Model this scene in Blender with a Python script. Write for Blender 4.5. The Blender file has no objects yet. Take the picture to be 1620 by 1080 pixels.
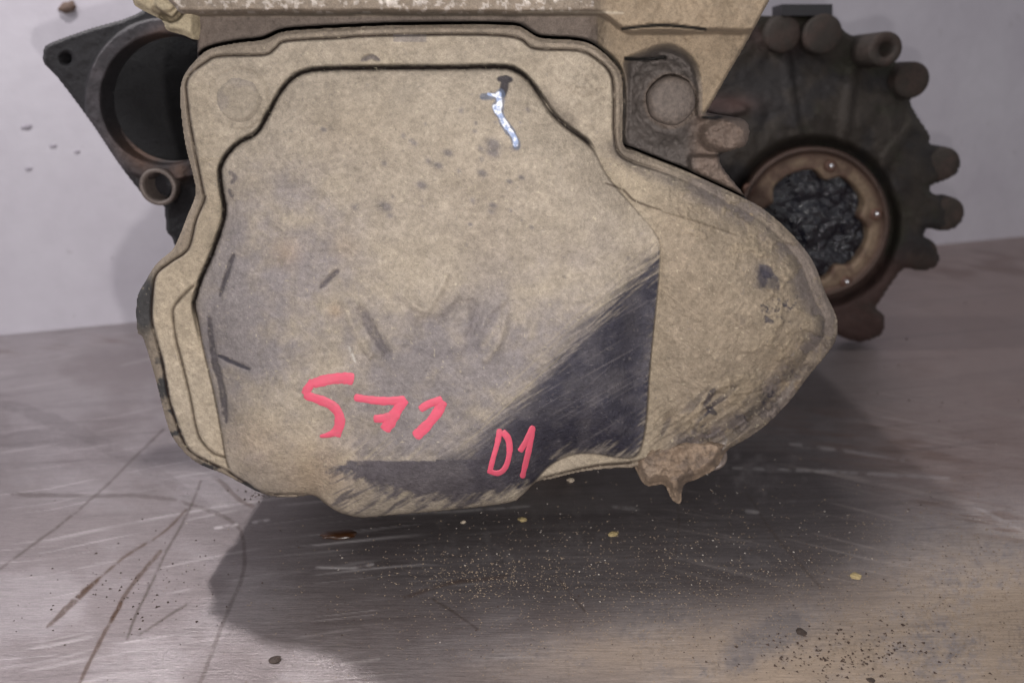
import bpy, math, numpy as np
from mathutils import Vector
C = bpy.context
sc = C.scene
# ------------------------------------------------------------------ camera
CAMH = 0.253; PITCH = math.radians(18.0); FPX = 1250.0
cam_d = bpy.data.cameras.new('camera'); cam = bpy.data.objects.new('camera', cam_d)
sc.collection.objects.link(cam)
cam.location = (0, 0, CAMH); cam.rotation_euler = (math.pi/2 - PITCH, 0, 0)
cam_d.lens = 36.0*FPX/1620.0; cam_d.sensor_width = 36.0
cam_d.clip_start = 0.01; cam_d.clip_end = 50
cam_d.dof.use_dof = True; cam_d.dof.focus_distance = 0.425; cam_d.dof.aperture_fstop = 7.0
sc.camera = cam
# ------------------------------------------------------------------ world, lamps, exposure
w = bpy.data.worlds.new('World'); sc.world = w; w.use_nodes = True
w.node_tree.nodes['Background'].inputs[0].default_value = (0.84, 0.83, 0.85, 1)
w.node_tree.nodes['Background'].inputs[1].default_value = 0.54
def area(name, loc, target, size, power, col, shape='DISK', spread=180):
    l = bpy.data.lights.new(name, 'AREA'); l.shape = shape; l.size = size; l.energy = power; l.color = col
    l.spread = math.radians(spread)
    o = bpy.data.objects.new(name, l); sc.collection.objects.link(o); o.location = loc
    o.rotation_euler = (Vector(target)-Vector(loc)).to_track_quat('-Z', 'Y').to_euler()
    return o
area('phone_flash', (0.022, -0.004, CAMH-0.036), (0.01, 0.45, 0.13), 0.012, 2.15, (1.0, 0.965, 0.94))
area('ceiling_lamp', (-0.44, 0.725, 0.86), (0.0, 0.38, 0.0), 0.042, 5.9, (1.0, 0.95, 0.95))
area('left_fill', (-1.15, -0.10, 1.05), (-0.15, 0.62, 0.10), 0.7, 9.0, (0.99, 0.98, 1.0))  # broad soft fill added to brighten the left side; its source is unseen
sc.view_settings.view_transform = 'Standard'; sc.view_settings.look = 'None'
sc.view_settings.exposure = 0.0; sc.view_settings.gamma = 1.0
sc.render.engine = 'CYCLES'
sc.render.filter_size = 1.9 if hasattr(sc.render, 'filter_size') else 1.5
try: sc.cycles.pixel_filter_type = 'BLACKMAN_HARRIS'; sc.cycles.filter_width = 1.45
except Exception: pass
# ------------------------------------------------------------------ helpers
rng = np.random.default_rng(7)
cp, sp = math.cos(PITCH), math.sin(PITCH)
def rays(u, v):
    a = (np.asarray(u, float)-810)/FPX; b = (np.asarray(v, float)-540)/FPX
    return a, cp - b*sp, -sp - b*cp
def at(u, v, Y):
    dx, dy, dz = rays(u, v); t = Y/dy
    return dx*t, dy*t, CAMH+dz*t
TZ = -0.020; DB = 0.062                              # height of the bench top; set-back of the bell housing
def on_table(u, v, z=0.0):
    z = z+TZ
    dx, dy, dz = rays(u, v); t = (z-CAMH)/dz
    return dx*t, dy*t, CAMH+dz*t
def lin(r, g, b, k=1.0):
    f = lambda c: ((c/255+0.055)/1.055)**2.4 if c > 10 else c/255/12.92
    return np.array([f(r)*k, f(g)*k, f(b)*k])
TAB = rng.random((8, 256, 256)).astype(np.float32)
def vnoise(u, v, s, seed=0, sv=None):
    x = np.asarray(u, np.float64)/s + seed*17.31; y = np.asarray(v, np.float64)/(sv or s) + seed*9.73
    xi = np.floor(x).astype(int); yi = np.floor(y).astype(int); fx = x-xi; fy = y-yi
    fx = fx*fx*(3-2*fx); fy = fy*fy*(3-2*fy); T = TAB[seed % 8]
    a = T[yi & 255, xi & 255]; b = T[yi & 255, (xi+1) & 255]; c = T[(yi+1) & 255, xi & 255]; d = T[(yi+1) & 255, (xi+1) & 255]
    return (a*(1-fx)+b*fx)*(1-fy)+(c*(1-fx)+d*fx)*fy
def fbm(u, v, s, seed=0, octs=4, gain=0.55):
    r = 0; a = 1; n = 0
    for k in range(octs):
        r = r + a*vnoise(u, v, s, seed+k); n += a; a *= gain; s /= 2.03
    return r/n
def ss(a, b, x):
    t = np.clip((x-a)/(b-a), 0, 1); return t*t*(3-2*t)
def streak(u, v, ang, L, W, seed, octs=3):
    a = math.radians(ang); p = u*math.cos(a)-v*math.sin(a); q = u*math.sin(a)+v*math.cos(a)
    r = 0; n = 0; g = 1
    for k in range(octs):
        r = r+g*vnoise(p, q, L/(1.6**k), seed+k, W/(1.7**k)); n += g; g *= .8
    return r/n
def gau(u, v, cx, cy, rx, ry=None, ang=0):
    ry = ry or rx; a = math.radians(ang); x = u-cx; y = v-cy
    p = (x*math.cos(a)+y*math.sin(a))/rx; q = (-x*math.sin(a)+y*math.cos(a))/ry
    return np.exp(-(p*p+q*q))
def smooth_poly(pts, closed=True, n=5):
    P = np.array(pts, float); N = len(P); out = []
    rngi = range(N) if closed else range(N-1)
    for i in rngi:
        if closed: p0, p1, p2, p3 = P[i-1], P[i], P[(i+1) % N], P[(i+2) % N]
        else: p0, p1, p2, p3 = P[max(i-1, 0)], P[i], P[i+1], P[min(i+2, N-1)]
        for k in range(n):
            t = k/n
            out.append(0.5*((2*p1)+(-p0+p2)*t+(2*p0-5*p1+4*p2-p3)*t*t+(-p0+3*p1-3*p2+p3)*t**3))
    if not closed: out.append(P[-1])
    return np.array(out)
def seg_dist(U, V, P, closed):
    U = U.astype(np.float32); V = V.astype(np.float32)
    best = np.full(U.shape, 1e9, np.float32); par = np.zeros(U.shape, np.float32)
    M = len(P) if closed else len(P)-1
    for i in range(M):
        a = P[i]; b = P[(i+1) % len(P)]; d = b-a; L = float(d@d)+1e-9
        t = np.clip(((U-a[0])*d[0]+(V-a[1])*d[1])/L, 0, 1)
        dd = (U-a[0]-t*d[0])**2+(V-a[1]-t*d[1])**2
        m = dd < best; best = np.where(m, dd, best); par = np.where(m, (i+t)/M, par)
    return np.sqrt(best), par
def inside(U, V, P):
    r = np.zeros(U.shape, bool)
    for i in range(len(P)):
        x0, y0 = P[i-1]; x1, y1 = P[i]
        if y0 == y1: continue
        c = ((y0 > V) != (y1 > V)) & (U < (x1-x0)*(V-y0)/(y1-y0)+x0)
        r ^= c
    return r
class SDF:                       # positive inside; sampled on a 3 px lattice, read back bilinearly
    def __init__(s, pts, pad=60, g=3.0, n=5, smooth=True):
        P = smooth_poly(pts, True, n) if smooth else np.array(pts, float)
        s.P = P; s.g = g; s.x0, s.y0 = P.min(0)-pad; x1, y1 = P.max(0)+pad
        xs = np.arange(s.x0, x1+g, g); ys = np.arange(s.y0, y1+g, g); U, V = np.meshgrid(xs, ys)
        d, _ = seg_dist(U, V, P, True); s.D = np.where(inside(U, V, P), d, -d)
    def __call__(s, u, v):
        x = np.clip((u-s.x0)/s.g, 0, s.D.shape[1]-1.001); y = np.clip((v-s.y0)/s.g, 0, s.D.shape[0]-1.001)
        xi = x.astype(int); yi = y.astype(int); fx = x-xi; fy = y-yi; D = s.D
        return (D[yi, xi]*(1-fx)+D[yi, xi+1]*fx)*(1-fy)+(D[yi+1, xi]*(1-fx)+D[yi+1, xi+1]*fx)*fy
def stroke(u, v, pts, wid, soft=1.5, n=5, taper=False):     # 0..1 mask of a drawn line
    P = smooth_poly(pts, False, n); R = wid+soft+4
    m = (u > P[:, 0].min()-R) & (u < P[:, 0].max()+R) & (v > P[:, 1].min()-R) & (v < P[:, 1].max()+R)
    out = np.zeros(u.shape)
    if m.any():
        d, t = seg_dist(u[m], v[m], P, False)
        w_ = wid*(0.25+1.5*np.sqrt(np.clip(t*(1-t), 0, 1))) if taper else wid
        w_ = w_*(0.75+0.5*vnoise(u[m], v[m], 9, 3))
        out[m] = 1-ss(w_-soft*.5, w_+soft, d)
    return out
def mixc(col, c, m): return col*(1-m[..., None])+np.asarray(c)*m[..., None]
def link(o, parent=None):
    sc.collection.objects.link(o)
    if parent is not None: o.parent = parent
    return o
def mesh_np(name, V, F, mat, parent=None, col=None, rough=None, smooth=True):
    me = bpy.data.meshes.new(name); V = np.asarray(V, np.float32); F = np.asarray(F, np.int32)
    k = F.shape[1]
    me.vertices.add(len(V)); me.vertices.foreach_set('co', V.ravel())
    me.loops.add(F.size); me.loops.foreach_set('vertex_index', F.ravel())
    me.polygons.add(len(F)); me.polygons.foreach_set('loop_start', np.arange(0, F.size, k, dtype=np.int32))
    try: me.polygons.foreach_set('loop_total', np.full(len(F), k, np.int32))
    except Exception: pass
    me.update(calc_edges=True)
    me.polygons.foreach_set('use_smooth', np.full(len(F), smooth))
    if col is not None:
        a = me.attributes.new('Col', 'FLOAT_COLOR', 'POINT')
        c = np.ones((len(V), 4), np.float32); c[:, :3] = col; a.data.foreach_set('color', c.ravel())
    if rough is not None:
        a = me.attributes.new('Rgh', 'FLOAT', 'POINT'); a.data.foreach_set('value', np.asarray(rough, np.float32).ravel())
    me.materials.append(mat)
    o = bpy.data.objects.new(name, me)
    return link(o, parent)
def relief(name, sdf, Y0, hf, cf, mat, parent, step=1.5, wall=0.02, Wpx=6.0, holes=()):
    """Solid piece whose front has the outline of sdf and the relief hf (metres towards the viewer); sides go straight back by wall."""
    P = sdf.P; pad = Wpx+3*step
    xs = np.arange(P[:, 0].min()-pad, P[:, 0].max()+pad, step); ys = np.arange(P[:, 1].min()-pad, P[:, 1].max()+pad, step)
    U, V = np.meshgrid(xs, ys)
    def f(u, v):
        d = sdf(u, v)
        for h in holes: d = np.minimum(d, -h(u, v))
        return d
    D = f(U, V); e = 1.0
    gx = (f(U+e, V)-f(U-e, V))/2; gy = (f(U, V+e)-f(U, V-e))/2; gn = np.sqrt(gx*gx+gy*gy)+1e-6; gx /= gn; gy /= gn
    out = np.minimum(D, 0)
    u = U-out*gx; v = V-out*gy                       # outside vertices sit on the outline
    back = np.clip(-out/Wpx, 0, 1)*wall
    h = hf(u, v, np.maximum(D, 0)); X, Y, Z = at(u, v, Y0-h); Y = Y+back
    col, rg = cf(u, v, np.maximum(D, 0))
    keep = D > -(Wpx+step*1.2)
    q = keep[:-1, :-1] & keep[1:, :-1] & keep[:-1, 1:] & keep[1:, 1:]
    n, m = D.shape; idx = np.arange(n*m).reshape(n, m)
    F = np.stack([idx[:-1, :-1][q], idx[1:, :-1][q], idx[1:, 1:][q], idx[:-1, 1:][q]], 1)
    used = np.unique(F); mp = np.zeros(n*m, np.int32); mp[used] = np.arange(len(used))
    Vv = np.stack([X.ravel(), Y.ravel(), Z.ravel()], 1)[used]
    rg = np.broadcast_to(rg, D.shape)
    return mesh_np(name, Vv, mp[F], mat, parent, col.reshape(-1, 3)[used], rg.ravel()[used])
def lathe(name, prof, mat, parent, cx, Yc, cz, n=40, nv=None, jit=0, col=None):
    """prof: (radius, y) pairs from the back to the front centre; axis along Y."""
    V = []; F = []
    nv = nv or (lambda a: 1.0)
    for (r, y) in prof:
        for k in range(n):
            a = 2*math.pi*k/n; rr = r*nv(a)*(1+jit*(rng.random()-.5))
            V.append((cx+rr*math.cos(a), Yc+y, cz+rr*math.sin(a)))
    for i in range(len(prof)-1):
        for k in range(n):
            k2 = (k+1) % n; F.append((i*n+k, i*n+k2, (i+1)*n+k2, (i+1)*n+k))
    o = mesh_np(name, V, F, mat, parent)
    return o
def tag(o, label=None, cat=None, group=None, kind=None):
    if label: o['label'] = label
    if cat: o['category'] = cat
    if group: o['group'] = group
    if kind: o['kind'] = kind
    return o
# ------------------------------------------------------------------ materials
class NB:
    def __init__(s, name):
        s.m = bpy.data.materials.new(name); s.m.use_nodes = True; s.t = s.m.node_tree; s.n = s.t.nodes
        s.b = s.n['Principled BSDF']; s.tc = s.n.new('ShaderNodeTexCoord')
    def noise(s, scale, detail=4, rough=.6, vec=None, map_=None):
        x = s.n.new('ShaderNodeTexNoise'); x.inputs['Scale'].default_value = scale; x.inputs['Detail'].default_value = detail; x.inputs['Roughness'].default_value = rough
        if map_:
            mp = s.n.new('ShaderNodeMapping'); mp.inputs['Scale'].default_value = map_[0]; mp.inputs['Rotation'].default_value = map_[1]
            s.t.links.new(s.tc.outputs['Object'], mp.inputs[0]); s.t.links.new(mp.outputs[0], x.inputs['Vector'])
        else: s.t.links.new(s.tc.outputs['Object'], x.inputs['Vector'])
        return x.outputs['Fac']
    def mrange(s, x, a, b, c, d):
        r = s.n.new('ShaderNodeMapRange'); s.t.links.new(x, r.inputs[0])
        for i, vv in enumerate((a, b, c, d)): r.inputs[i+1].default_value = vv
        return r.outputs[0]
    def math(s, op, a, b):
        r = s.n.new('ShaderNodeMath'); r.operation = op
        for i, x in enumerate((a, b)):
            if isinstance(x, (int, float)): r.inputs[i].default_value = x
            else: s.t.links.new(x, r.inputs[i])
        return r.outputs[0]
    def mul(s, colsock, fac):       # colour * scalar
        r = s.n.new('ShaderNodeVectorMath'); r.operation = 'SCALE'
        if isinstance(colsock, tuple): r.inputs[0].default_value = colsock
        else: s.t.links.new(colsock, r.inputs[0])
        s.t.links.new(fac, r.inputs['Scale']); return r.outputs[0]
    def mix(s, fac, a, b):
        r = s.n.new('ShaderNodeMix'); r.data_type = 'RGBA'
        if isinstance(fac, (int, float)): r.inputs[0].default_value = fac
        else: s.t.links.new(fac, r.inputs[0])
        for i, x in ((6, a), (7, b)):
            if isinstance(x, tuple): r.inputs[i].default_value = (*x, 1)
            else: s.t.links.new(x, r.inputs[i])
        return r.outputs[2]
    def attr(s, name, fac=False):
        r = s.n.new('ShaderNodeAttribute'); r.attribute_name = name; return r.outputs['Fac' if fac else 'Color']
    def bump(s, h, dist, strength=1.0, prev=None):
        r = s.n.new('ShaderNodeBump'); r.inputs['Distance'].default_value = dist; r.inputs['Strength'].default_value = strength
        s.t.links.new(h, r.inputs['Height'])
        if prev is not None: s.t.links.new(prev, r.inputs['Normal'])
        return r.outputs[0]
    def out(s, **k):
        for kk, x in k.items():
            i = s.b.inputs[kk.replace('_', ' ')]
            if isinstance(x, (int, float)): i.default_value = x
            elif isinstance(x, tuple): i.default_value = (*x, 1)
            else: s.t.links.new(x, i)
        return s.m
def dusty(name, grain=0.16, bump=0.00035, spec=0.25):
    b = NB(name); c = b.attr('Col'); g1 = b.noise(1900, 3, .7); g2 = b.noise(420, 4, .6); g3 = b.noise(95, 4, .6)
    f = b.math('MULTIPLY', b.mrange(g1, .3, .7, 1-grain, 1+grain), b.mrange(g2, .3, .7, 1-grain*.8, 1+grain*.8))
    f = b.math('MULTIPLY', f, b.mrange(g3, .3, .7, 1-grain*.6, 1+grain*.6))
    n = b.bump(g2, bump*2, .7); n = b.bump(g1, bump, .8, n)
    return b.out(Base_Color=b.mul(c, f), Roughness=b.attr('Rgh', True), Normal=n, Specular_IOR_Level=spec)
M_dust = dusty('dried mud on sheet steel', .21, .0007)
M_case = dusty('mud caked aluminium', .22, .0006, .4)
M_greasy = dusty('wet black grease', .2, .0003, .7)
M_bell = dusty('rusty oily iron', .25, .0006, .35)
def plain(name, col, rough, met=0.0, nscale=500, amt=.25, bump=.0003, **k):
    b = NB(name); g = b.noise(nscale, 4, .65)
    n = b.bump(g, bump, .7)
    return b.out(Base_Color=b.mul(tuple(col), b.mrange(g, .3, .7, 1-amt, 1+amt)), Roughness=rough, Metallic=met, Normal=n, **k)
M_gap = plain('black gasket', lin(26, 20, 16), .7)
M_grease = plain('wet black grease', lin(22, 22, 30), .18, 0, 260, .5, .004)
M_rustring = plain('brown rusted ring', lin(100, 72, 60, .8), .55, .2, 300, .35, .0005)
M_bright = plain('bare bright steel', (.75, .75, .78), .25, 1.0, 700, .1)
M_mudclod = plain('mud clod', lin(150, 128, 104, .8), .85, 0, 600, .3, .001)
M_bolt = plain('muddy bolt', lin(98, 87, 80, .72), .75, 0, 380, .35, .0008)
M_alu = plain('dull aluminium rim', lin(124, 112, 106, .75), .5, .3, 500, .25, .0003)
M_black = plain('black painted iron', lin(34, 32, 36), .55, 0, 500, .25, .0004)
def red(nm, ca, cb, lo, hi):
    b = NB(nm); g = b.noise(110, 4, .65, map_=((1, 1, 3), (0, .6, 0))); g2 = b.noise(900, 3, .7); g3 = b.noise(1500, 2, .6)
    c = b.mix(b.mrange(g, .35, .75, 0, 1), ca, cb); c = b.mix(b.math('MULTIPLY', b.mrange(g3, .52, .66, 0, 1), b.mrange(g, lo, hi, 0, .8)), c, tuple(lin(136, 112, 112, .82)))
    return b.out(Base_Color=c, Roughness=.6, Normal=b.bump(g2, .0003, .6))
M_paint = red('red marker paint', tuple(lin(206, 92, 110, .76)), tuple(lin(212, 130, 138, .78)), .30, .56); M_paint2 = red('thick red marker paint', tuple(lin(216, 82, 108, .82)), tuple(lin(200, 88, 106, .78)), .6, .8)
b = NB('spare'); g = b.noise(160, 3, .6, map_=((1, 1, 5), (0, .6, 0))); g2 = b.noise(900, 3, .7)
_ = b.out(Base_Color=b.mix(b.mrange(g, .35, .75, 0, 1), tuple(lin(246, 84, 116, .97)), tuple(lin(222, 108, 122, .85))), Roughness=.5, Normal=b.bump(g2, .0002, .6))
# ------------------------------------------------------------------ outlines (photograph pixels -> rays to real depths)
OUT = SDF([(313,91),(333,77),(374,68),(415,63),(444,51),(478,47),(551,43),(625,40),(720,39),(810,40),(833,48),(855,60),(903,63),(933,69),(958,86),(975,104),(984,124),(986,168),(986,228),
 (1010,241),(1051,258),(1094,275),(1140,296),(1180,315),(1209,331),(1250,367),(1286,412),(1306,462),(1322,496),(1326,516),(1322,540),(1304,566),(1282,592),(1252,632),(1214,671),(1172,700),(1130,718),
 (1060,732),(1006,739),(980,740),(921,746),(875,757),(848,763),(826,784),(803,796),(712,807),(621,815),(573,819),(546,814),(531,808),(513,796),(495,784),(458,787),(421,783),(388,768),(354,750),(319,736),(296,720),(273,692),
 (261,660),(243,590),(226,535),(218,528),(215,503),(217,469),(230,444),(247,417),(272,395),(284,372),(296,341),(309,307),(305,278),(293,230),(286,178),(285,140),(293,115)])
FLG = SDF([(326,100),(350,90),(418,88),(437,77),(455,66),(540,61),(577,58),(673,56),(773,56),(821,62),(847,78),(914,81),(940,92),(964,115),(970,148),(971,215),(985,250),
 (1046,272),(1090,290),(1135,312),(1170,330),(1200,348),(1236,380),(1268,422),(1286,470),(1304,505),(1300,535),(1280,560),(1238,610),(1198,652),(1158,682),(1060,714),(1003,730),
 (949,735),(900,745),(850,760),(826,784),(803,796),(712,807),(621,815),(573,818),(531,807),(495,783),(421,780),(388,762),(360,744),(333,731),(300,711),(282,674),(268,628),(259,577),(249,538),(241,503),(243,461),(249,434),(272,415),(299,394),(311,350),(325,315),(322,300),(307,222),(298,163),(298,125)])
BOWL = SDF([(463,126),(481,116),(514,111),(625,109),(700,109),(795,108),(821,116),(840,133),(858,159),(877,185),(899,204),(936,233),(957,272),(980,302),(1010,336),(1038,372),(1044,399),(1041,455),(1035,515),(1028,589),(1023,663),(1015,706),
 (1003,723),(975,724),(949,719),(917,718),(892,724),(868,738),(850,757),(826,783),(803,796),(712,807),(621,815),(573,819),(546,814),(531,808),(513,796),(495,784),(458,787),(421,783),(384,765),(362,738),(351,683),(340,625),(323,553),(314,508),(309,484),(312,466),(321,439),(333,412),(346,378),(355,350),(357,326),(352,296),(350,268),(359,248),(378,228),(407,211),(426,181),(444,148)])
RIBL = [(306,452),(291,466),(275,486),(274,503),(279,538),(289,577),(301,627),(310,674),(319,697),(337,716),(356,723)]
YF = 0.42                                            # distance of the cover flange
def cover_h(u, v, d):
    f = FLG(u, v); bo = BOWL(u, v)
    h = -0.0025*(1-ss(0, 8, d))                       # rounded outer edge of the rim
    h = h+0.0048*ss(-1.5, 3.0, f)*(1-ss(1000, 1100, u))+.0040*ss(-12, 16, f+10*(fbm(u, v, 25, 3, 3)-.5))*ss(1000, 1100, u)                     # cover flange on its rim
    lob = ss(960, 1100, u-0.15*(v-300))*ss(235, 330, v)
    h = h+0.019*lob*(1-(1-np.clip(f/150, 0, 1))**2)
    h = h+0.0022*gau(u, v, 1235, 470, 60, 90)*lob
    # lower skirt turns back towards the underside
    sw = 105-20*ss(600, 800, v)*(1-ss(850, 900, u))
    t = np.clip(bo/sw, 0, 1); sh = (1-(1-t)**2)
    step = 0.0035*ss(-1, 2.5, bo)
    H = 0.0105+.0075*ss(380, 680, v)
    right = ss(985, 1035, u)*ss(330, 420, v)          # crisp step along the right side of the bowl
    sh = sh*(1-right)+right*np.maximum(sh, ss(-1.5, 2.0, bo)*0.80)
    smear = ss(925, 965, u)*(1-ss(360, 420, v))       # shoulder filled with mud where bowl and lobe blend
    hb = step*(1-right)+H*sh
    base = h
    h = h+np.where(bo > -2, hb-0.015*lob*ss(-1, 3, bo)*(1-smear*.3), 0)
    # groove round the bowl
    up = 1-ss(500, 560, v)
    gr = np.exp(-((bo+1.6)/3.6)**2)*up*(1-ss(925, 945, u))
    h = h-0.0055*gr
    # rib on the left of the flange
    rb = stroke(u, v, RIBL, 2.2, 2.0)
    h = h-0.0016*rb*(bo < 0)+0.0012*ss(0, 25, u-250)*0
    # rim layers on the left side (gasket line)
    h = h-0.0022*np.exp(-((f+1.5)/1.8)**2)*(d > 3)*(1-.75*ss(1000, 1080, u))
    # soft embossing on the bowl face
    for (p, wdt, am) in (([(572,492),(588,520),(612,560)], 9, -.0012), ([(545,478),(560,520),(585,560)], 8, .0009), ([(640,470),(672,492),(690,470),(706,438)], 8, .0010),
                         ([(760,520),(778,490),(796,478)], 8, .0009), ([(745,480),(752,505),(742,530)], 9, -.0009), ([(668,510),(700,505),(730,480)], 10, -.0008), ([(800,500),(790,540),(768,570)], 7, .0008)):
        h = h+2.0*am*stroke(u, v, p, wdt*.4, wdt)
    for (x, y, r, am) in ((430,285,26,-.0010),(500,180,40,.0006),(700,230,60,.0008),(620,330,50,-.0007),(860,300,60,.0009),(480,360,50,-.0006),(900,420,50,-.0007),(430,620,50,.0006)):
        h = h+1.5*am*gau(u, v, x, y, r)
    h = h+(fbm(u, v, 75, 6, 2)-.5)*.0016*(bo > 0)*ss(0, 30, bo)
    h = h+.0022*gau(u, v, 922, 132, 34, 26)+.0016*gau(u, v, 905, 165, 20, 14)+.0035*(fbm(u, v, 13, 7, 3)-.5)*gau(u, v, 918, 140, 50, 60)*(bo < 0)
    hd = np.hypot(u-378, v-158); h = h-.0010*np.exp(-((hd-48)/3.0)**2)*(.4+.6*ss(360, 400, u))
    for (p, wdt, am) in (([(507,455),(522,440),(535,428)], 4, -.0012), ([(370,403),(362,425),(348,468)], 3.5, -.0014), ([(345,562),(368,573),(395,584)], 3, -.0011),
                         ([(334,505),(338,560),(352,620),(358,668)], 5, -.0016), ([(575,92),(588,90),(598,97)], 3, -.0010)):
        h = h+am*stroke(u, v, p, wdt, 2.5, taper=True)
    # muddy lumps: rough on lobe and flange, fine on the bowl
    inb = ss(0, 30, bo)
    lump = fbm(u, v, 26, 1, 5, .62)-.5
    h = h+lump*(0.0009*inb+0.0022*(1-inb)*ss(960, 1040, u)+0.0010*(1-inb))
    edge = ss(0, 40, 95-f)*ss(1020, 1100, u)*(v > 300)
    crust = ss(.47, .60, fbm(u, v, 30, 4, 5, .65))
    h = h+edge*0.0014*crust
    low = ss(600, 700, v)*ss(1015, 1040, u)
    h = h+low*0.0020*(ss(.4, .6, streak(u, v, 35, 60, 9, 2))-.4)
    return h
TAN = lin(168, 156, 140, .81); TAN2 = lin(160, 146, 126, .82); GREY = lin(131, 124, 124, .82); DARK = lin(52, 50, 60, .8); MID = lin(92, 86, 90, .8); BRN = lin(60, 45, 36, .7)
KP = SDF([(1046,400),(1000,446),(960,486),(910,540),(860,592),(810,640),(755,690),(700,722),(620,727),(545,728),(560,745),(600,765),(640,778),(700,782),(760,778),(820,764),(850,756),(868,737),(892,723),(917,717),(949,717),(975,722),(1003,722),(1020,704),(1030,663),(1040,589),(1050,515),(1052,455)], n=3)
def cover_c(u, v, d):
    f = FLG(u, v); bo = BOWL(u, v); n1 = fbm(u, v, 120, 2, 5); n2 = fbm(u, v, 22, 3, 4); n3 = fbm(u, v, 7, 5, 3)
    col = np.ones(u.shape+(3,))*TAN
    hz = streak(u, v, 8, 34, 4, 2, 3); hx = streak(u, v, -38, 60, 2.6, 5, 2); hy = streak(u, v, 62, 60, 2.6, 7, 2)
    col = mixc(col, TAN2, np.clip(ss(.3, .7, n1)*.45+ss(950, 1060, u)*ss(240, 330, v)*.4+(bo < 0)*.3*(v > 250), 0, 1)*(1-.0))
    lobc = ss(1000, 1080, u)*ss(250, 340, v)*(bo < 0); col = mixc(col, lin(140, 126, 110, .78), lobc*.75)
    g = np.clip(1.0*gau(u, v, 430, 470, 130, 170)+.85*gau(u, v, 600, 590, 260, 120)+.6*gau(u, v, 830, 520, 170, 90, -35)+.45*gau(u, v, 480, 330, 90, 70)+.22+.38*ss(480, 660, v)*(1-.9*ss(755, 800, v)), 0, 1)*(bo > 0)
    g = g*ss(-.25, .35, n1-.38+.35*(n2-.5))
    g = g*(1-.3*gau(u, v, 420, 760, 120, 30))*(1-.75*gau(u, v, 700, 180, 300, 90))
    GL = GREY*(1+.22*gau(u, v, 470, 380, 110, 110))[..., None]
    gg = np.clip(g, 0, .95)[..., None]; col = col*(1-gg)+GL*gg
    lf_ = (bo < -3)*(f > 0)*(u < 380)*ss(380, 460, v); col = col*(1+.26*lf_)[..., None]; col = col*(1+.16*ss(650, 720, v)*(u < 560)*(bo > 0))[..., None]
    for (p, wd) in (([(572,492),(588,520),(612,560)], 7), ([(745,480),(752,505),(742,530)], 7), ([(650,500),(668,515),(690,512)], 6), ([(700,500),(722,480),(735,455)], 5), ([(640,545),(700,560),(760,545)], 5)): col = mixc(col, MID*1.25, stroke(u, v, p, wd, 9)*.30)  # painted shading of the embossing: dark hollows, then tan highlights on its ridges
    for (p, wd) in (([(690,470),(706,438)], 3), ([(640,470),(672,492),(690,470)], 3), ([(765,545),(790,510),(796,478)], 3), ([(545,478),(560,520),(585,560)], 3), ([(800,500),(790,540),(768,570)], 3)): col = mixc(col, TAN*1.0, stroke(u, v, p, wd, 6)*.35)
    # warm patches
    for (x, y, r, q) in ((455,400,22,.3),(530,492,12,.35),(400,700,45,.25),(500,750,60,.4),(545,390,20,.15),(1270,600,40,.4)):
        col = mixc(col, lin(176, 148, 112, .8), gau(u, v, x, y, r)*q)
    rg = np.full(u.shape, .88)
    # clean dark paint wiped free of dust, with wiping scratches
    k = KP(u, v)
    st = streak(u, v, 42, 150, 3.2, 1, 4); st2 = streak(u, v, 30, 160, 2.8, 4, 3)
    upper = k+(st-.5)*(26+26*ss(760, 1000, u))+(st2-.5)*34+(n1-.5)*20+(n2-.5)*14+(n3-.5)*10
    diag = (v-728 < 0)
    kk = np.where(v < 726, ss(-22, 16+20*(1-ss(640, 900, u)), upper), ss(-14, 6, k+8+(streak(u, v, 28, 34, 6, 6, 3)-.5)*34+(n2-.5)*44+(n3-.5)*14))
    kk = np.where((v > 720) & (v < 736) & (u < 690), ss(0, 3, v-727+(n3-.5)*3)*ss(545, 552, u+(n3-.5)*8)*(1-.5*ss(0, 40, 590-u)*(n2 > .5)), kk)
    kk = kk*ss(-1, 1.5, bo)*(u > 500)
    part = ss(560, 900, u+(v-700)*-.4)
    kcol = MID*(1-part[..., None])+DARK*part[..., None]
    col = col*(1-kk[..., None])+kcol*kk[..., None]
    fine = ss(.62, .85, st2)*ss(.45, .7, n1+.2)*kk*.30+ss(.68, .9, st)*kk*.30
    col = mixc(col, GREY*1.1, np.clip(fine, 0, 1)); col = mixc(col, GREY*.8, np.clip(kk*ss(.5, .75, n2)*.15+kk*ss(.86, .95, vnoise(u, v, 3, 2))*.35+kk*ss(.5, .7, fbm(u, v, 80, 4, 3))*.2, 0, 1)); rg = rg-(.30+.2*n2)*kk
    # dust streaks beside the wiped area
    near = (1-ss(0, 60, -k))*(k < 0)*(bo > 3)
    col = mixc(col, lin(186, 172, 146, .85), np.clip(near*ss(.5, .75, st)*.4, 0, 1)); col = mixc(col, DARK, np.clip(near*ss(.60, .8, 1-st)*.35, 0, 1))
    # worn patches of the underside strip
    lo = ss(728, 745, v)*(u > 520)*(u < 860)*ss(-4, 10, bo)*(1-kk)
    col = mixc(col, MID, np.clip(lo*ss(.5, .68, streak(u, v, 28, 50, 5, 6, 3))*.8, 0, 1))
    for (x, y, rx, ry) in ((601,752,9,18),(585,736,8,7)):
        col = mixc(col, MID, np.clip(gau(u, v, x, y, rx, ry)*1.1, 0, .9))
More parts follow.
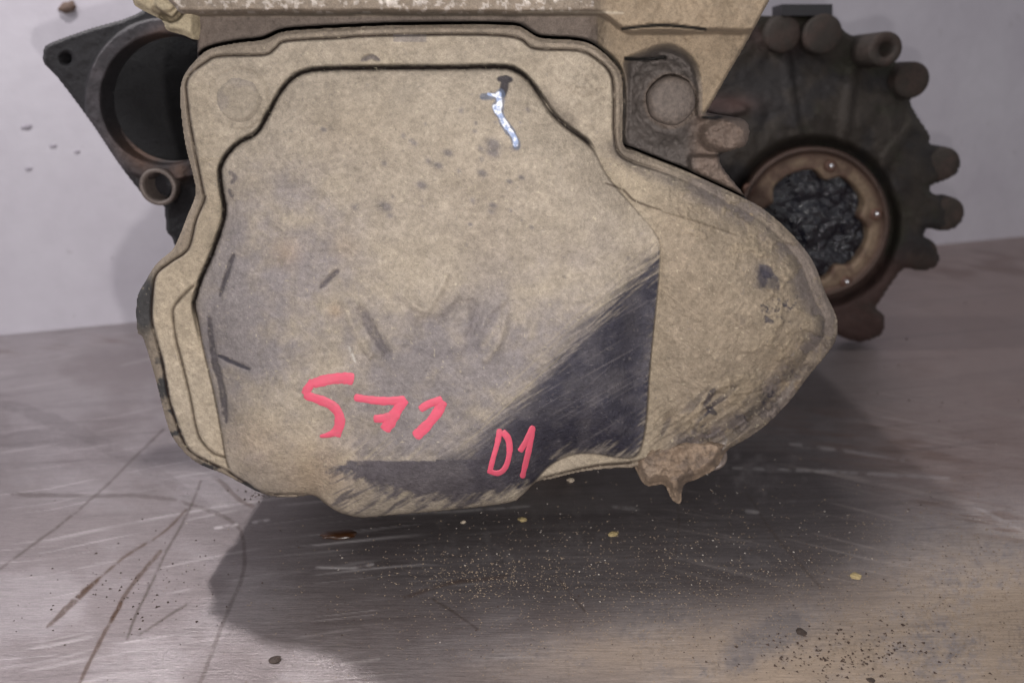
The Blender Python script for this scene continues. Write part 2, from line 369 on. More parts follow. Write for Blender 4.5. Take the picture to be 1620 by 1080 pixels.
    # scuffs, spots and cracks, plus painted shade down the bowl's left bevel
    marks = [([(507,455),(522,440),(535,428)], 3.2, MID, .85), ([(370,403),(362,425),(348,468)], 3.0, MID*.8, .9), ([(345,562),(352,565),(368,573),(395,584)], 2.8, DARK, .85),
      ([(330,500),(338,560),(352,620),(358,668)], 5, MID*.75, .8), ([(362,272),(372,280),(366,290)], 3, MID, .7), ([(362,300),(368,312)], 3.5, MID, .7), ([(572,96),(588,90),(600,96)], 3.5, MID*1.1, .7),
      ([(552,548),(562,572)], 1.3, lin(185,180,172,.9), .7), ([(575,495),(590,525),(610,558)], 7, MID*1.1, .45), ([(1203,420),(1218,436),(1230,456)], 8, MID, .85),
      ([(958,290),(985,300),(1005,318),(1045,332)], 1.4, BRN, .75), ([(1048,335),(1100,350),(1165,372)], 1.0, BRN, .5), ([(1130,615),(1118,640),(1133,655)], 5, DARK, .8),
      ([(1115,640),(1095,690),(1088,710)], 3, MID*.8, .6), ([(1060,660),(1045,690)], 3, MID*.8, .5), ([(1205,645),(1190,655),(1175,665)], 9, DARK, .8), ([(1240,620),(1215,648)], 4, MID, .7), ([(1170,610),(1140,616),(1110,640)], 2, BRN, .5),
      ([(1240,600),(1200,618),(1160,625)], 1.6, BRN, .5), ([(1262,588),(1240,628),(1196,668)], 2.6, lin(196,188,178,.9), .75), ([(1150,690),(1140,715)], 3, lin(196,192,190,.9), .7), ([(1225,650),(1190,672),(1150,690)], 8, DARK, .8), ([(1318,500),(1322,530),(1300,566)], 6, MID, .6)]
    for (p, wd, c_, q) in marks: col = mixc(col, c_, np.clip(stroke(u, v, p, wd, 2.2, taper=True)*q*ss(.2, .5, n3+.12), 0, 1))
    for i in range(26):
        x, y = rng.uniform(560, 860), rng.uniform(170, 360); r = rng.uniform(1.5, 4.5)
        col = mixc(col, GREY*.8, gau(u, v, x, y, r*1.3, r, rng.uniform(0, 90))*.7)
    for (x, y, r) in ((780,241,9),(781,228,10),(709,242,6),(693,262,6),(667,293,7),(763,274,6),(744,355,3),(512,205,4),(806,287,4),(825,281,4),(610,327,9),(780,325,5)):
        col = mixc(col, GREY*.72, np.clip(gau(u, v, x, y, r*1.2, r*.8, 20)*1.1, 0, .8))
    lob = ss(1040, 1110, u)*(v > 280)
    dk = ss(.56, .64, fbm(u, v, 38, 6, 5, .7))*gau(u, v, 1235, 500, 45, 55)*1.3+ss(.55, .65, streak(u, v, 40, 40, 7, 5))*gau(u, v, 1120, 670, 110, 45, -20)*1.0
    dk = dk+gau(u, v, 1212, 440, 12, 20, -30)*ss(.3, .5, n2)*1.2+gau(u, v, 1300, 540, 16, 40, 10)*ss(.35, .55, n2)+gau(u, v, 1190, 660, 60, 10, -35)*ss(.3, .5, n2)
    col = mixc(col, DARK*1.2, np.clip(dk*lob, 0, .85))
    eg = (1-ss(3, 34, f+26*(n2-.5)))*lob*ss(.30, .55, n1*.5+n2*.5); col = mixc(col, lin(92, 84, 82, .78), np.clip(eg*(.55+.4*ss(480, 600, v)), 0, .9)); eg2 = (1-ss(2, 22, f+30*(n3-.5)))*lob*ss(.45, .6, n2)*ss(560, 640, v); col = mixc(col, DARK, np.clip(eg2, 0, .85))
    col = mixc(col, lin(104, 96, 92, .8), np.clip(stroke(u, v, [(975,232),(1010,262),(1060,282),(1120,306),(1190,340),(1240,380)], 9, 10)*.6*ss(.25, .5, n2), 0, 1))
    col = mixc(col, BRN*1.6, np.clip((1-ss(5, 40, f))*lobc*.0+ss(.60, .72, streak(u, v, 38, 45, 6, 1, 3))*ss(600, 680, v)*ss(1030, 1050, u)*.45, 0, 1))
    # crust edges: bright fresh mud versus grey damp mud
    cr = fbm(u, v, 30, 4, 5, .65); col = mixc(col, lin(172, 155, 128, .82), ss(.47, .60, cr)*lob*ss(0, 40, 95-f)*.2)
    col = mixc(col, lin(120, 110, 106, .8), (1-ss(.44, .47, cr))*lob*(1-ss(0, 34, f))*.8)
    # rim outside the flange: greyer, worn dark on the left bend
    rim = 1-ss(-1, 3, f)
    col = mixc(col, lin(138, 125, 112, .82), rim*.7*(1-.6*ss(1000, 1100, u)))
    col = mixc(col, lin(64, 64, 66, .8), np.clip(rim*(gau(u, v, 228, 480, 20, 48)*1.6*ss(.25, .5, n2+.12)+ss(.5, .62, n2)*ss(530, 600, v)*(u < 420)*1.1+ss(690, 740, v)*(u < 480)*.6*ss(.4, .55, n2)), 0, .95))
    col = mixc(col, lin(50, 48, 56, .8), np.clip(np.exp(-((f+1)/3.0)**2)*(u < 300)*ss(540, 600, v)*ss(.45, .55, n2)*.9, 0, 1))
    # lines of bare gasket in the joints
    ln = np.exp(-((bo+1.6+3.2*(n3-.5))/(2.7+1.8*n2))**2)*(1-ss(470, 520, v))*(1-ss(925, 945, u))*ss(.12, .3, n2+n3*.15)
    ln = ln*(1-.8*gau(u, v, 868, 168, 12)) 
    col = mixc(col, lin(40, 28, 22, .5), np.clip(ln*1.25, 0, 1))
    col = mixc(col, BRN, np.clip(np.exp(-((bo+1)/1.4)**2)*(v >= 480)*(v < 740)*(u < 420)*.7, 0, 1))
    col = mixc(col, BRN, np.clip(stroke(u, v, RIBL, 1.3, 1.4)*(bo < -1)*.75, 0, 1))
    col = mixc(col, BRN, np.clip(np.exp(-((f+1.0)/1.5)**2)*1.0*(d > 4)*ss(.2, .42, n2)*(u < 1000), 0, 1))
    col = mixc(col, lin(112, 102, 92, .8), np.clip(gau(u, v, 868, 160, 22, 10, 55)*.6+gau(u, v, 900, 190, 24, 12, 45)*.7+gau(u, v, 985, 245, 40, 14, 30)*.8, 0, 1)*(bo < 4))
    col = mixc(col, GREY*.9, ((v > 55) & (v < 67) & (u > 622) & (u < 674))*.6*1.0)
    # flecks
    fl = ss(.90, .96, vnoise(u, v, 3.4, 6)); col = mixc(col, lin(196, 184, 160, .85), fl*.45*(1-kk)); fl = ss(.90, .96, vnoise(u, v, 4.2, 3)); col = mixc(col, GREY*.8, fl*.35*(1-kk))
    mot = (.88+.24*n3)*(.91+.18*hz)*(.94+.12*n2); mot = mot+(ss(.66, .8, hx)*.10+ss(.68, .8, hy)*.07-ss(.66, .8, 1-hx)*.05)*(1-kk); col = col*mot[..., None]
    # small scrape to bright metal near the top
    s0 = np.clip(stroke(u, v, [(764,153),(780,152),(794,150)], 4.5, 2)+stroke(u, v, [(790,150),(789,172)], 8, 2)+stroke(u, v, [(786,168),(795,190),(806,208)], 6.5, 2)+stroke(u, v, [(806,206),(814,218),(818,231)], 5.5, 2), 0, 1)
    s1 = np.clip(stroke(u, v, [(773,149),(786,152)], 2.0, 1.2)+stroke(u, v, [(789,150),(790,164),(787,176)], 4.5, 1.5)*1.0+stroke(u, v, [(784,170),(792,184),(802,201)], 4.0, 1.5)+stroke(u, v, [(807,208),(815,219),(816,229)], 3.2, 1.2)+stroke(u, v, [(800,198),(808,209)], 2.5, 1.5)*.7, 0, 1)
    s2 = np.clip(stroke(u, v, [(790,125),(799,124),(807,126)], 3.5, 2.5)+stroke(u, v, [(800,127),(798,138),(795,149)], 5.5, 2.5), 0, 1)
    col = mixc(col, DARK*.9, s2*.9); col = mixc(col, lin(96, 104, 122, .85), s0*.75)
    blu = lin(158, 172, 204, .9)[None, None]*(1-ss(.35, .6, n3))[..., None]+lin(236, 238, 248, 1)[None, None]*ss(.35, .6, n3)[..., None]
    col = col*(1-s1[..., None])+blu*s1[..., None]; rg = rg*(1-s1)+.3*s1
    return col, rg
# ================================================================== THE GEARBOX
gb = bpy.data.objects.new('gearbox', None); link(gb); gb.location = (0, 0, 0)
tag(gb, 'dusty mud covered car gearbox with red hand painted numbers on its end cover', 'gearbox')
cover = relief('end_cover', OUT, YF, cover_h, cover_c, M_dust, gb, step=1.5, wall=.028, Wpx=6)
# ---- upper casing behind and above the cover
CAS = SDF([(311,-90),(311,60),(313,110),(330,200),(360,330),(700,360),(1000,380),(1180,372),(1196,340),(1176,306),(1160,286),(1142,262),(1140,246),(1160,238),(1178,232),(1186,215),(1184,196),(1172,187),(1140,184),(1117,180),(1122,172),(1150,122),(1185,62),(1219,-2),(1262,-90)])
M_ = 0
REC = SDF([(986,120),(988,96),(1010,84),(1040,72),(1066,72),(1090,86),(1104,106),(1112,140),(1112,178),(1125,172),(1180,176),(1200,205),(1192,240),(1160,246),(1160,262),(1185,285),(1220,330),(1100,330),(990,260),(982,200)])
def cas_h(u, v, d):
    o = -OUT(u, v); r = REC(u, v)
    h = np.full(u.shape, -.006)
    h = h+.026*(1-ss(14, 27, v+4*(fbm(u, v, 60, 1, 3)-.5)+ss(940, 1000, u)*-30))*(1-ss(-5, 40, -v)*.15)
    T = ss(925, 965, u); h = h+.014*T*(1-.4*ss(20, 120, v))
    h = h-.019*ss(-4, 16, r)
    h = h+.011*ss(0, 40, 82-np.hypot(u-1062, v-160))*ss(-3, 9, r)          # bolt boss
    h = h+.013*ss(0, 16, 34-np.hypot((u-1146)*.7, v-213))*ss(-3, 6, r)    # side lug
    h = h+.012*ss(0, 12, u-1085)*ss(0, 10, v-242)
    h = h-.012*np.exp(-((o-1)/3.4)**2)
    h = h-.006*(1-ss(0, 5, d))
    h = h-.007*stroke(u, v, [(984,46),(1010,43),(1045,40),(1085,43),(1116,47)], 1.6, 1.5)-.007*stroke(u, v, [(990,93),(1020,94),(1052,91)], 2.2, 1.5)
    return h+(fbm(u, v, 24, 2, 5, .6)-.5)*.0035+(fbm(u, v, 45, 5, 4)-.5)*.007*T+(fbm(u, v, 12, 6, 4, .6)-.5)*.006*ss(-2, 10, r)
def cas_c(u, v, d):
    o = -OUT(u, v); r = REC(u, v); n1 = fbm(u, v, 70, 4, 4); n2 = fbm(u, v, 14, 5, 4)
    col = np.ones(u.shape+(3,))*lin(138, 124, 108, .8)
    col = mixc(col, lin(118, 106, 100, .8), ss(22, 30, v)*(u < 945)*.8)
    T = ss(930, 975, u+18*(n2-.5)); col = mixc(col, lin(150, 133, 112, .8), T*(r < 0)*ss(.1, .5, n1+.15))
    col = mixc(col, lin(98, 90, 86, .8), ss(-2, 12, r)); col = mixc(col, lin(118, 102, 92, .8), ss(-2, 8, r)*ss(0, 30, u-1080)*ss(165, 190, v))
    col = mixc(col, lin(112, 98, 88, .8), ss(0, 8, 48-np.hypot(u-1062, v-160))*.8)
    wet = (1-ss(18, 24, v))*(u < 940)
    col = mixc(col, lin(146, 132, 118, .8), wet*.8); col = mixc(col, lin(214, 204, 196, .9), np.clip(wet*(ss(.60, .68, n2)*ss(-14, -2, -v)*ss(.4, .6, n1)+ss(.60, .7, fbm(u, v, 6, 2, 2))*.7)*.7, 0, 1))  # white glints of the wet mud painted into its colour
    col = mixc(col, lin(190, 178, 160, .85), np.clip(stroke(u, v, [(820,20),(880,19),(985,21)], 1.4, 1.4)*.6, 0, 1))
    dk = np.clip(np.exp(-((o-1)/3.0)**2)*ss(.1, .35, n2+.05)*((o > 0)), 0, 1)
    dk = np.clip(dk+stroke(u, v, [(984,46),(1010,43),(1045,40),(1085,43),(1116,47)], 1.8, 1.5)+stroke(u, v, [(990,93),(1020,94),(1052,91)], 2.4, 1.5)+stroke(u, v, [(1112,186),(1130,187),(1142,184)], 2, 1.5)+gau(u, v, 1140, 245, 7, 5), 0, 1)
    col = mixc(col, lin(30, 24, 22, .5), dk)
    rg = .85-.35*wet*ss(.45, .6, n2)-.2*ss(-2, 8, r)
    return col, rg
upper = relief('casing', CAS, .431, cas_h, cas_c, M_case, gb, step=2.0, wall=.07, Wpx=8)
BODY = SDF([(330,110),(460,70),(820,60),(960,95),(975,240),(1150,320),(1240,420),(1280,520),(1180,640),(1000,700),(840,720),(560,740),(420,720),(320,660),(270,500),(320,380),(340,300)], n=4)
def flat(c, r=.8, amp=.002, seed=1, s=30):
    return (lambda u, v, d: (fbm(u, v, s, seed, 4)-.5)*amp-.004*(1-ss(0, 10, d))), (lambda u, v, d: (np.ones(u.shape+(3,))*c*(.7+.6*fbm(u, v, s, seed+2, 4))[..., None], r))
hf, cf = flat(lin(96, 88, 82, .8)); relief('gear_chamber', BODY, .455, hf, cf, M_case, gb, step=6, wall=.40, Wpx=14)
# feet of the casing, hidden below the chamber, that carry it on the bench
for (x, y) in ((-.09, .56), (.02, .56), (-.08, .70), (.05, .70)):
    V = [(x+a*.018*k, y+b_*.018*k, z) for (z, k) in ((TZ, 1), (.06, 1.25)) for (a, b_) in ((-1, -1), (1, -1), (1, 1), (-1, 1))]
    mesh_np('foot', V, [(3, 2, 1, 0), (4, 5, 6, 7), (0, 1, 5, 4), (1, 2, 6, 5), (2, 3, 7, 6), (3, 0, 4, 7)], M_mudclod, gb, smooth=False)
# ---- bolts
def bolt(u, v, Y, rpx, hexs=True, depth=.010, mat=M_bolt, name='bolt', rough=.0):
    x, y, z = at(u, v, Y); x2, _, _ = at(u+rpx, v, Y); R = float(x2-x)
    hx = (lambda a: 1.0/max(math.cos(((a+.3) % (math.pi/3))-math.pi/6), .5)**.3*.96) if hexs else None
    o = lathe(name, [(R*1.0, depth), (R*1.0, depth*.35), (R*.94, depth*.15), (R*.84, depth*.03), (R*.68, -depth*.02), (R*.4, -depth*.07), (.00001, -depth*.05)], mat, gb, float(x), Y-depth*.5, float(z), 48, hx, .012)
    return o
bolt(1062, 160, .4235, 38, True, .010)
def buried(u0, v0, r, ang, am, Yo=0.0):       # bolt head under a skin of dust, following the flange
    P = [(u0+r*math.cos(math.radians(ang+60*k)), v0+r*math.sin(math.radians(ang+60*k))) for k in range(6)]
    s = SDF(P, pad=20, n=4, smooth=True)
    return relief('bolt_head', s, YF, lambda u, v, d: .0046+am*ss(0, 9, d)-.0006*ss(8, 20, d)*0+(fbm(u, v, 16, 3, 4)-.5)*.0012, lambda u, v, d: (mixc(np.ones(u.shape+(3,))*TAN*(.82+.2*fbm(u, v, 9, 3, 3))[..., None], GREY, (1-ss(0, 4, d))*.2+ss(.5, .7, fbm(u, v, 30, 1, 3))*.3), .88), M_dust, gb, step=2, wall=.004, Wpx=4)
buried(378, 158, 37, 12, .0013)
# ---- painted digits and letters
def paint(name, strokes, label=None, wk=.98):
    Vs = []; Fs = []; off = 0
    for (pts, w0, w1) in strokes:
        w0, w1 = w0*wk, w1*wk; P = smooth_poly(pts, False, 8); n = len(P); T = np.gradient(P, axis=0); T /= np.linalg.norm(T, axis=1)[:, None]+1e-9; N = np.stack([-T[:, 1], T[:, 0]], 1)
        tt = np.linspace(0, 1, n); wd = (w0+(w1-w0)*tt)*(.78+.44*fbm(P[:, 0], P[:, 1], 14, 2, 3)); wd = wd*np.clip(np.minimum(tt, 1-tt)*n/2.2+.45, 0, 1)
        K = 7; s = np.linspace(-1, 1, K)
        ed = 1+.26*(fbm(P[:, 0]*3, P[:, 1]*3, 11, 4, 3)-.5)
        u = P[:, None, 0]+N[:, None, 0]*wd[:, None]*ed[:, None]*s; v = P[:, None, 1]+N[:, None, 1]*wd[:, None]*ed[:, None]*s
        lift = .00015+.00045*(1-s**6); h = cover_h(u, v, OUT(u, v)+0*u)+lift
        X, Y, Z = at(u, v, YF-h); Vs.append(np.stack([X.ravel(), Y.ravel(), Z.ravel()], 1))
        idx = np.arange(n*K).reshape(n, K)+off; Fs.append(np.stack([idx[:-1, :-1].ravel(), idx[:-1, 1:].ravel(), idx[1:, 1:].ravel(), idx[1:, :-1].ravel()], 1)); off += n*K
    o = mesh_np(name, np.concatenate(Vs), np.concatenate(Fs), M_paint2 if wk < 1.1 else M_paint, cover)
    if label: o['label'] = label
    return o
paint('painted_digit', [([(560,600),(545,598),(520,600),(494,607)], 9, 8), ([(496,602),(486,616),(481,624)], 7, 6), ([(481,624),(505,632),(525,641),(536,655),(537,672),(529,689)], 7, 9), ([(530,684),(518,688),(506,690)], 6, 3)], 'red painted digit 5')
paint('painted_digit', [([(560,628),(585,632),(608,634),(642,633)], 6, 7), ([(640,630),(630,646),(620,662),(608,681)], 8, 9), ([(591,662),(610,661),(632,656)], 7, 7)], 'red painted digit 7')
paint('painted_digit', [([(664,648),(678,639),(700,632)], 6, 7), ([(702,634),(692,652),(676,672),(656,691)], 8, 8)], 'red painted digit 1, broad strokes')
paint('painted_letter', [([(791,678),(787,700),(780,725),(775,745)], 4, 4), ([(794,682),(804,694),(806,715),(800,738),(788,748),(771,744)], 5, 4)], 'red painted letter D', 1.02)
paint('painted_digit', [([(822,714),(832,698),(843,673)], 5, 4), ([(843,673),(838,705),(831,735),(826,756)], 5, 4.5)], 'thin red painted digit 1', 1.02)
# ---- mud clod and drain lump under the lobe
DR = SDF([(1002,722),(1010,752),(1024,769),(1050,767),(1062,789),(1077,797),(1082,768),(1104,758),(1132,742),(1146,720),(1156,698),(1100,690),(1040,700)], n=4)
relief('mud_clod', DR, .424, lambda u, v, d: .010*ss(0, 16, d)+(fbm(u, v, 22, 3, 5, .65)-.5)*.012, lambda u, v, d: (mixc(mixc(np.ones(u.shape+(3,))*lin(146, 126, 108, .8), lin(92, 80, 74, .8), ss(.5, .65, fbm(u, v, 20, 2, 4))*.6), lin(158, 142, 128, .8), gau(u, v, 1028, 742, 14)*.5), .75), M_case, gb, step=1.5, wall=.022, Wpx=5)
x, y, z = at(1128, 722, .435)
o = lathe('drain_plug', [(.0085, .02), (.0085, .002), (.0078, 0), (.006, 0), (.005, .004), (.00001, .004)], M_alu, gb, float(x), .432, float(z), 24)
# ---- bracket at the top left
BRK = SDF([(205,-60),(209,0),(222,15),(256,33),(263,48),(290,56),(309,61),(311,20),(311,-60)], n=3)
hf, cf = flat(lin(178, 164, 138, .82), .85, .004, 3, 22)
def brh(u, v, d): return hf(u, v, d)-.008*stroke(u, v, [(256,26),(276,30),(297,6)], 4, 3)+.004*ss(0, 6, 20-np.hypot(u-262, v-2))
def brc(u, v, d):
    c, r = cf(u, v, d); return mixc(c, lin(112, 98, 78, .8), stroke(u, v, [(244,14),(262,27),(276,30),(297,6)], 4.5, 3)*.75), r
relief('cable_bracket', BRK, .428, brh, brc, M_case, gb, step=1.5, wall=.03, Wpx=5)
# ---- left mounting flange (black), its bored ring and bushing
YL = .60
LF = SDF([(67,88),(72,72),(96,61),(148,43),(215,22),(300,-30),(420,-60),(520,60),(520,300),(400,420),(290,400),(272,376),(263,366),(260,333),(256,324),(237,318),(222,304),(185,256),(148,200),(93,126),(70,102)], n=3)
circ = lambda cx, cy, r, n=40: SDF([(cx+r*math.cos(2*math.pi*k/n), cy+r*math.sin(2*math.pi*k/n)) for k in range(n)], pad=30, g=2.0, n=2)
H1 = circ(105, 93, 8, 20); H2 = circ(263, 157, 101); H3 = circ(256, 294, 21)
def lf_h(u, v, d):
    r = np.hypot(u-263, v-157); return .006*ss(0, 4, r-101)*ss(0, 5, 131-r)+(fbm(u, v, 20, 2, 4)-.5)*.003-.003*(1-ss(0, 6, d))
def lf_c(u, v, d):
    r = np.hypot(u-263, v-157); c = np.ones(u.shape+(3,))*lin(46, 44, 47, .75)
    c = mixc(c, lin(92, 86, 90, .7), ss(0, 5, r-100)*ss(0, 6, 131-r)*(.35+.6*ss(.3, .7, fbm(u, v, 30, 3, 3)))); c = mixc(c, lin(118, 90, 74, .7), gau(u, v, 215, 245, 40, 18, 45)*.7+gau(u, v, 250, 55, 40, 12, -30)*.5+gau(u, v, 285, 270, 16)*.7)
    return c, .55
relief('mounting_flange', LF, YL, lf_h, lf_c, M_bell, gb, step=2.0, wall=.018, Wpx=6, holes=(H1, H2, H3))
hf, cf = flat(lin(30, 29, 32, .6), .6, .004, 2, 30)
relief('dark_bore', circ(263, 157, 118), YL+.045, hf, cf, M_bell, gb, step=5, wall=.02, Wpx=8)
x, y, z = at(256, 294, YL); k = YL/1250*1.03
lathe('bushing', [(28*k, .03), (28*k, -.006), (27*k, -.008), (22*k, -.008), (20.5*k, -.004), (20.5*k, .03)], M_alu, gb, float(x), YL, float(z), 40)
lathe('bushing_shade_disc', [(21*k, .012), (12*k, .011), (.0001, .010)], M_black, gb, float(x), YL, float(z), 32)  # dark disc set inside so the bushing opening reads as shaded
# ---- bell housing at the right
YB = .768+DB
BL = SDF([(1040,60),(1120,20),(1215,25),(1262,24),(1313,27),(1340,52),(1385,72),(1420,100),(1451,102),(1469,122),(1453,152),(1440,160),(1455,189),(1471,213),(1472,229),(1500,233),(1519,252),(1516,272),(1498,285),(1474,294),(1474,305),(1496,312),(1518,320),(1526,338),(1516,358),(1494,366),(1470,362),(1461,372),(1479,391),(1487,408),(1480,423),(1458,429),(1431,426),(1411,449),(1396,472),(1386,487),(1398,497),(1401,512),(1394,530),(1368,541),(1340,537),(1290,515),(1200,500),(1100,420),(1050,300)], n=3)
BH = circ(1288, 355, 96)
def bl_h(u, v, d):
    a = np.arctan2(v-352, u-1288); r = np.hypot(u-1288, v-352)
    h = .022*ss(0, 22, r-120)*(1-ss(40, 150, r-120))-.004*(1-ss(0, 10, d))
    h = h+.004*stroke(u, v, [(1240,60),(1250,150),(1262,215)], 6, 6)+.004*stroke(u, v, [(1350,110),(1340,180),(1330,235)], 6, 6)+.004*stroke(u, v, [(1440,200),(1410,240),(1390,280)], 6, 6)
    h = h+.006*ss(0, 14, 40-np.hypot(u-1150, (v-172)*3))
    h = h-.006*gau(u, v, 1215, 185, 12, 22)
    return h+(fbm(u, v, 40, 3, 4)-.5)*.010
def bl_c(u, v, d):
    n = fbm(u, v, 50, 6, 4); c = np.ones(u.shape+(3,))*lin(58, 51, 45, .68)
    c = mixc(c, lin(44, 40, 40, .7), ss(.4, .65, n)); c = mixc(c, lin(76, 56, 52, .75), np.clip(ss(380, 470, v)+gau(u, v, 1230, 55, 45, 25)+gau(u, v, 1380, 440, 60)*.5+gau(u, v, 1150, 165, 40, 14)*1.2, 0, .9)*ss(.2, .5, n+.1)); c = mixc(c, lin(50, 52, 36, .6), ss(.52, .7, fbm(u, v, 60, 2, 3))*.5)
    return c, .7
bell = relief('bell_housing', BL, YB, bl_h, bl_c, M_bell, gb, step=3, wall=.024, Wpx=8, holes=(BH,))
for (u, v, r, y0, L, hole) in ((1303,54,28,.752,.03,0),(1240,54,26,.757,.02,0),(1402,78,24.5,.725,.072,1),(1444,127,26,.750,.03,0),(1494,260,25,.756,.02,0),(1500,339,26,.756,.02,0),(1459,402,25,.756,.02,0),(1371,512,28,.756,.02,0)):
    y0 = y0+DB; x, y, z = at(u, v, y0); R = r*y0/1250*1.02; z = float(z)
    pr = [(R*1.03, L), (R, .004), (R*.97, .0012), (R*.86, 0)]+([(R*.45, 0), (R*.42, .03), (.0001, .03)] if hole else [(R*.4, -.0004), (.0001, -.0005)])
    n0 = len(pr); V = []; N = 36
    for (rr, yy) in pr:
        for kk in range(N):
            a = 2*math.pi*kk/N; V.append((float(x)+rr*math.cos(a), y0+yy, float(z)+rr*math.sin(a)))
    V = np.array(V); F = [(i*N+kk, i*N+(kk+1) % N, (i+1)*N+(kk+1) % N, (i+1)*N+kk) for i in range(n0-1) for kk in range(N)]
    rn = fbm(V[:, 0]*4000, V[:, 2]*4000+V[:, 1]*2500, 40, 2, 4)[:, None]; upn = ss(.1, .9, (V[:, 2:3]-float(z))/R)
    colr = lin(60, 53, 48, .75)*(1-.5*ss(.4, .7, rn))+lin(78, 60, 54, .8)*.5*ss(.4, .7, rn)
    mesh_np('bolt_boss', V, F, M_bell, bell, colr, np.full(len(V), .7))
V0 = at(np.array([1237,1317,1317,1237]), np.array([7,7,25,25]), .755+DB)
V = [(float(V0[0][i]), .755+DB+dy, float(V0[2][i])) for dy in (0, .03) for i in range(4)]
mesh_np('sensor_block', V, [(0, 1, 2, 3), (7, 6, 5, 4), (0, 4, 5, 1), (1, 5, 6, 2), (2, 6, 7, 3), (3, 7, 4, 0)], M_black, bell, smooth=False)
# ring with its scalloped opening, bolts and greasy bearing
YR = .748+DB; NB_ = [(1312,262),(1384,338),(1337,445),(1184,299),(1212,400)]
RO = circ(1288, 352, 121)
pts = []
for k in range(96):
    a = 2*math.pi*k/96; r = 88.0
    for (bx, by) in NB_:
        ba = math.atan2(by-355, bx-1288); dd = (a-ba+math.pi) % (2*math.pi)-math.pi
        r -= 15*math.exp(-(dd/.17)**2)
    pts.append((1288+r*math.cos(a), 356+r*math.sin(a)))
RI = SDF(pts, pad=30, g=2.0, n=1, smooth=False)
def rg_h(u, v, d):
    r = np.hypot(u-1288, v-352); return .006*ss(108, 114, r)*(1-ss(117, 121, r))+.002*ss(0, 4, d)+(fbm(u, v, 15, 3, 3)-.5)*.0015
def rg_c(u, v, d):
    r = np.hypot(u-1288, v-352); n = fbm(u, v, 26, 2, 4); c = np.ones(u.shape+(3,))*lin(104, 82, 70, .8)
    c = mixc(c, lin(138, 118, 98, .8), (1-ss(98, 108, r))*ss(.3, .6, n)); c = mixc(c, lin(74, 58, 52, .75), ss(106, 112, r)*.8); return c, .55
ring = relief('seal_ring', RO, YR, rg_h, rg_c, M_bell, gb, step=1.8, wall=.02, Wpx=5, holes=(RI,))
k = YR/1250*1.04
for (u, v) in NB_:
    x, y, z = at(u, v, YR)
    o = lathe('ring_bolt', [(9*k, .004), (9*k, -.003), (8*k, -.0042), (4.5*k, -.0042), (.0001, -.002)], M_rustring, ring, float(x), YR-.001, float(z), 20)
    o = lathe('bolt_tip', [(4.0*k, 0), (3.6*k, -.002), (2*k, -.003), (.0001, -.0033)], M_bright, ring, float(x)+.0003, YR-.003, float(z)+.0003, 14)
x, y, z = at(1288, 356, YR+.03); x, z = float(x), float(z)
def gr_h(u, v, d):
    r = np.hypot(u-1288, v-356); a = np.arctan2(v-356, u-1288)
    h = .0015*np.exp(-((r-62)/16)**2)*(.5+.5*np.cos(a*13))+.003*ss(0, 18, 38-r)-.0012*np.exp(-((r-42)/6)**2)
    return h+(fbm(u, v, 24, 2, 5, .65)-.5)*.012+(fbm(u, v, 5, 6, 2)-.5)*.0018
relief('greasy_bearing', circ(1288, 356, 98), YR+.012, gr_h, lambda u, v, d: (np.ones(u.shape+(3,))*lin(30, 30, 40, .7), .13), M_greasy, gb, step=1.6, wall=.02, Wpx=5)
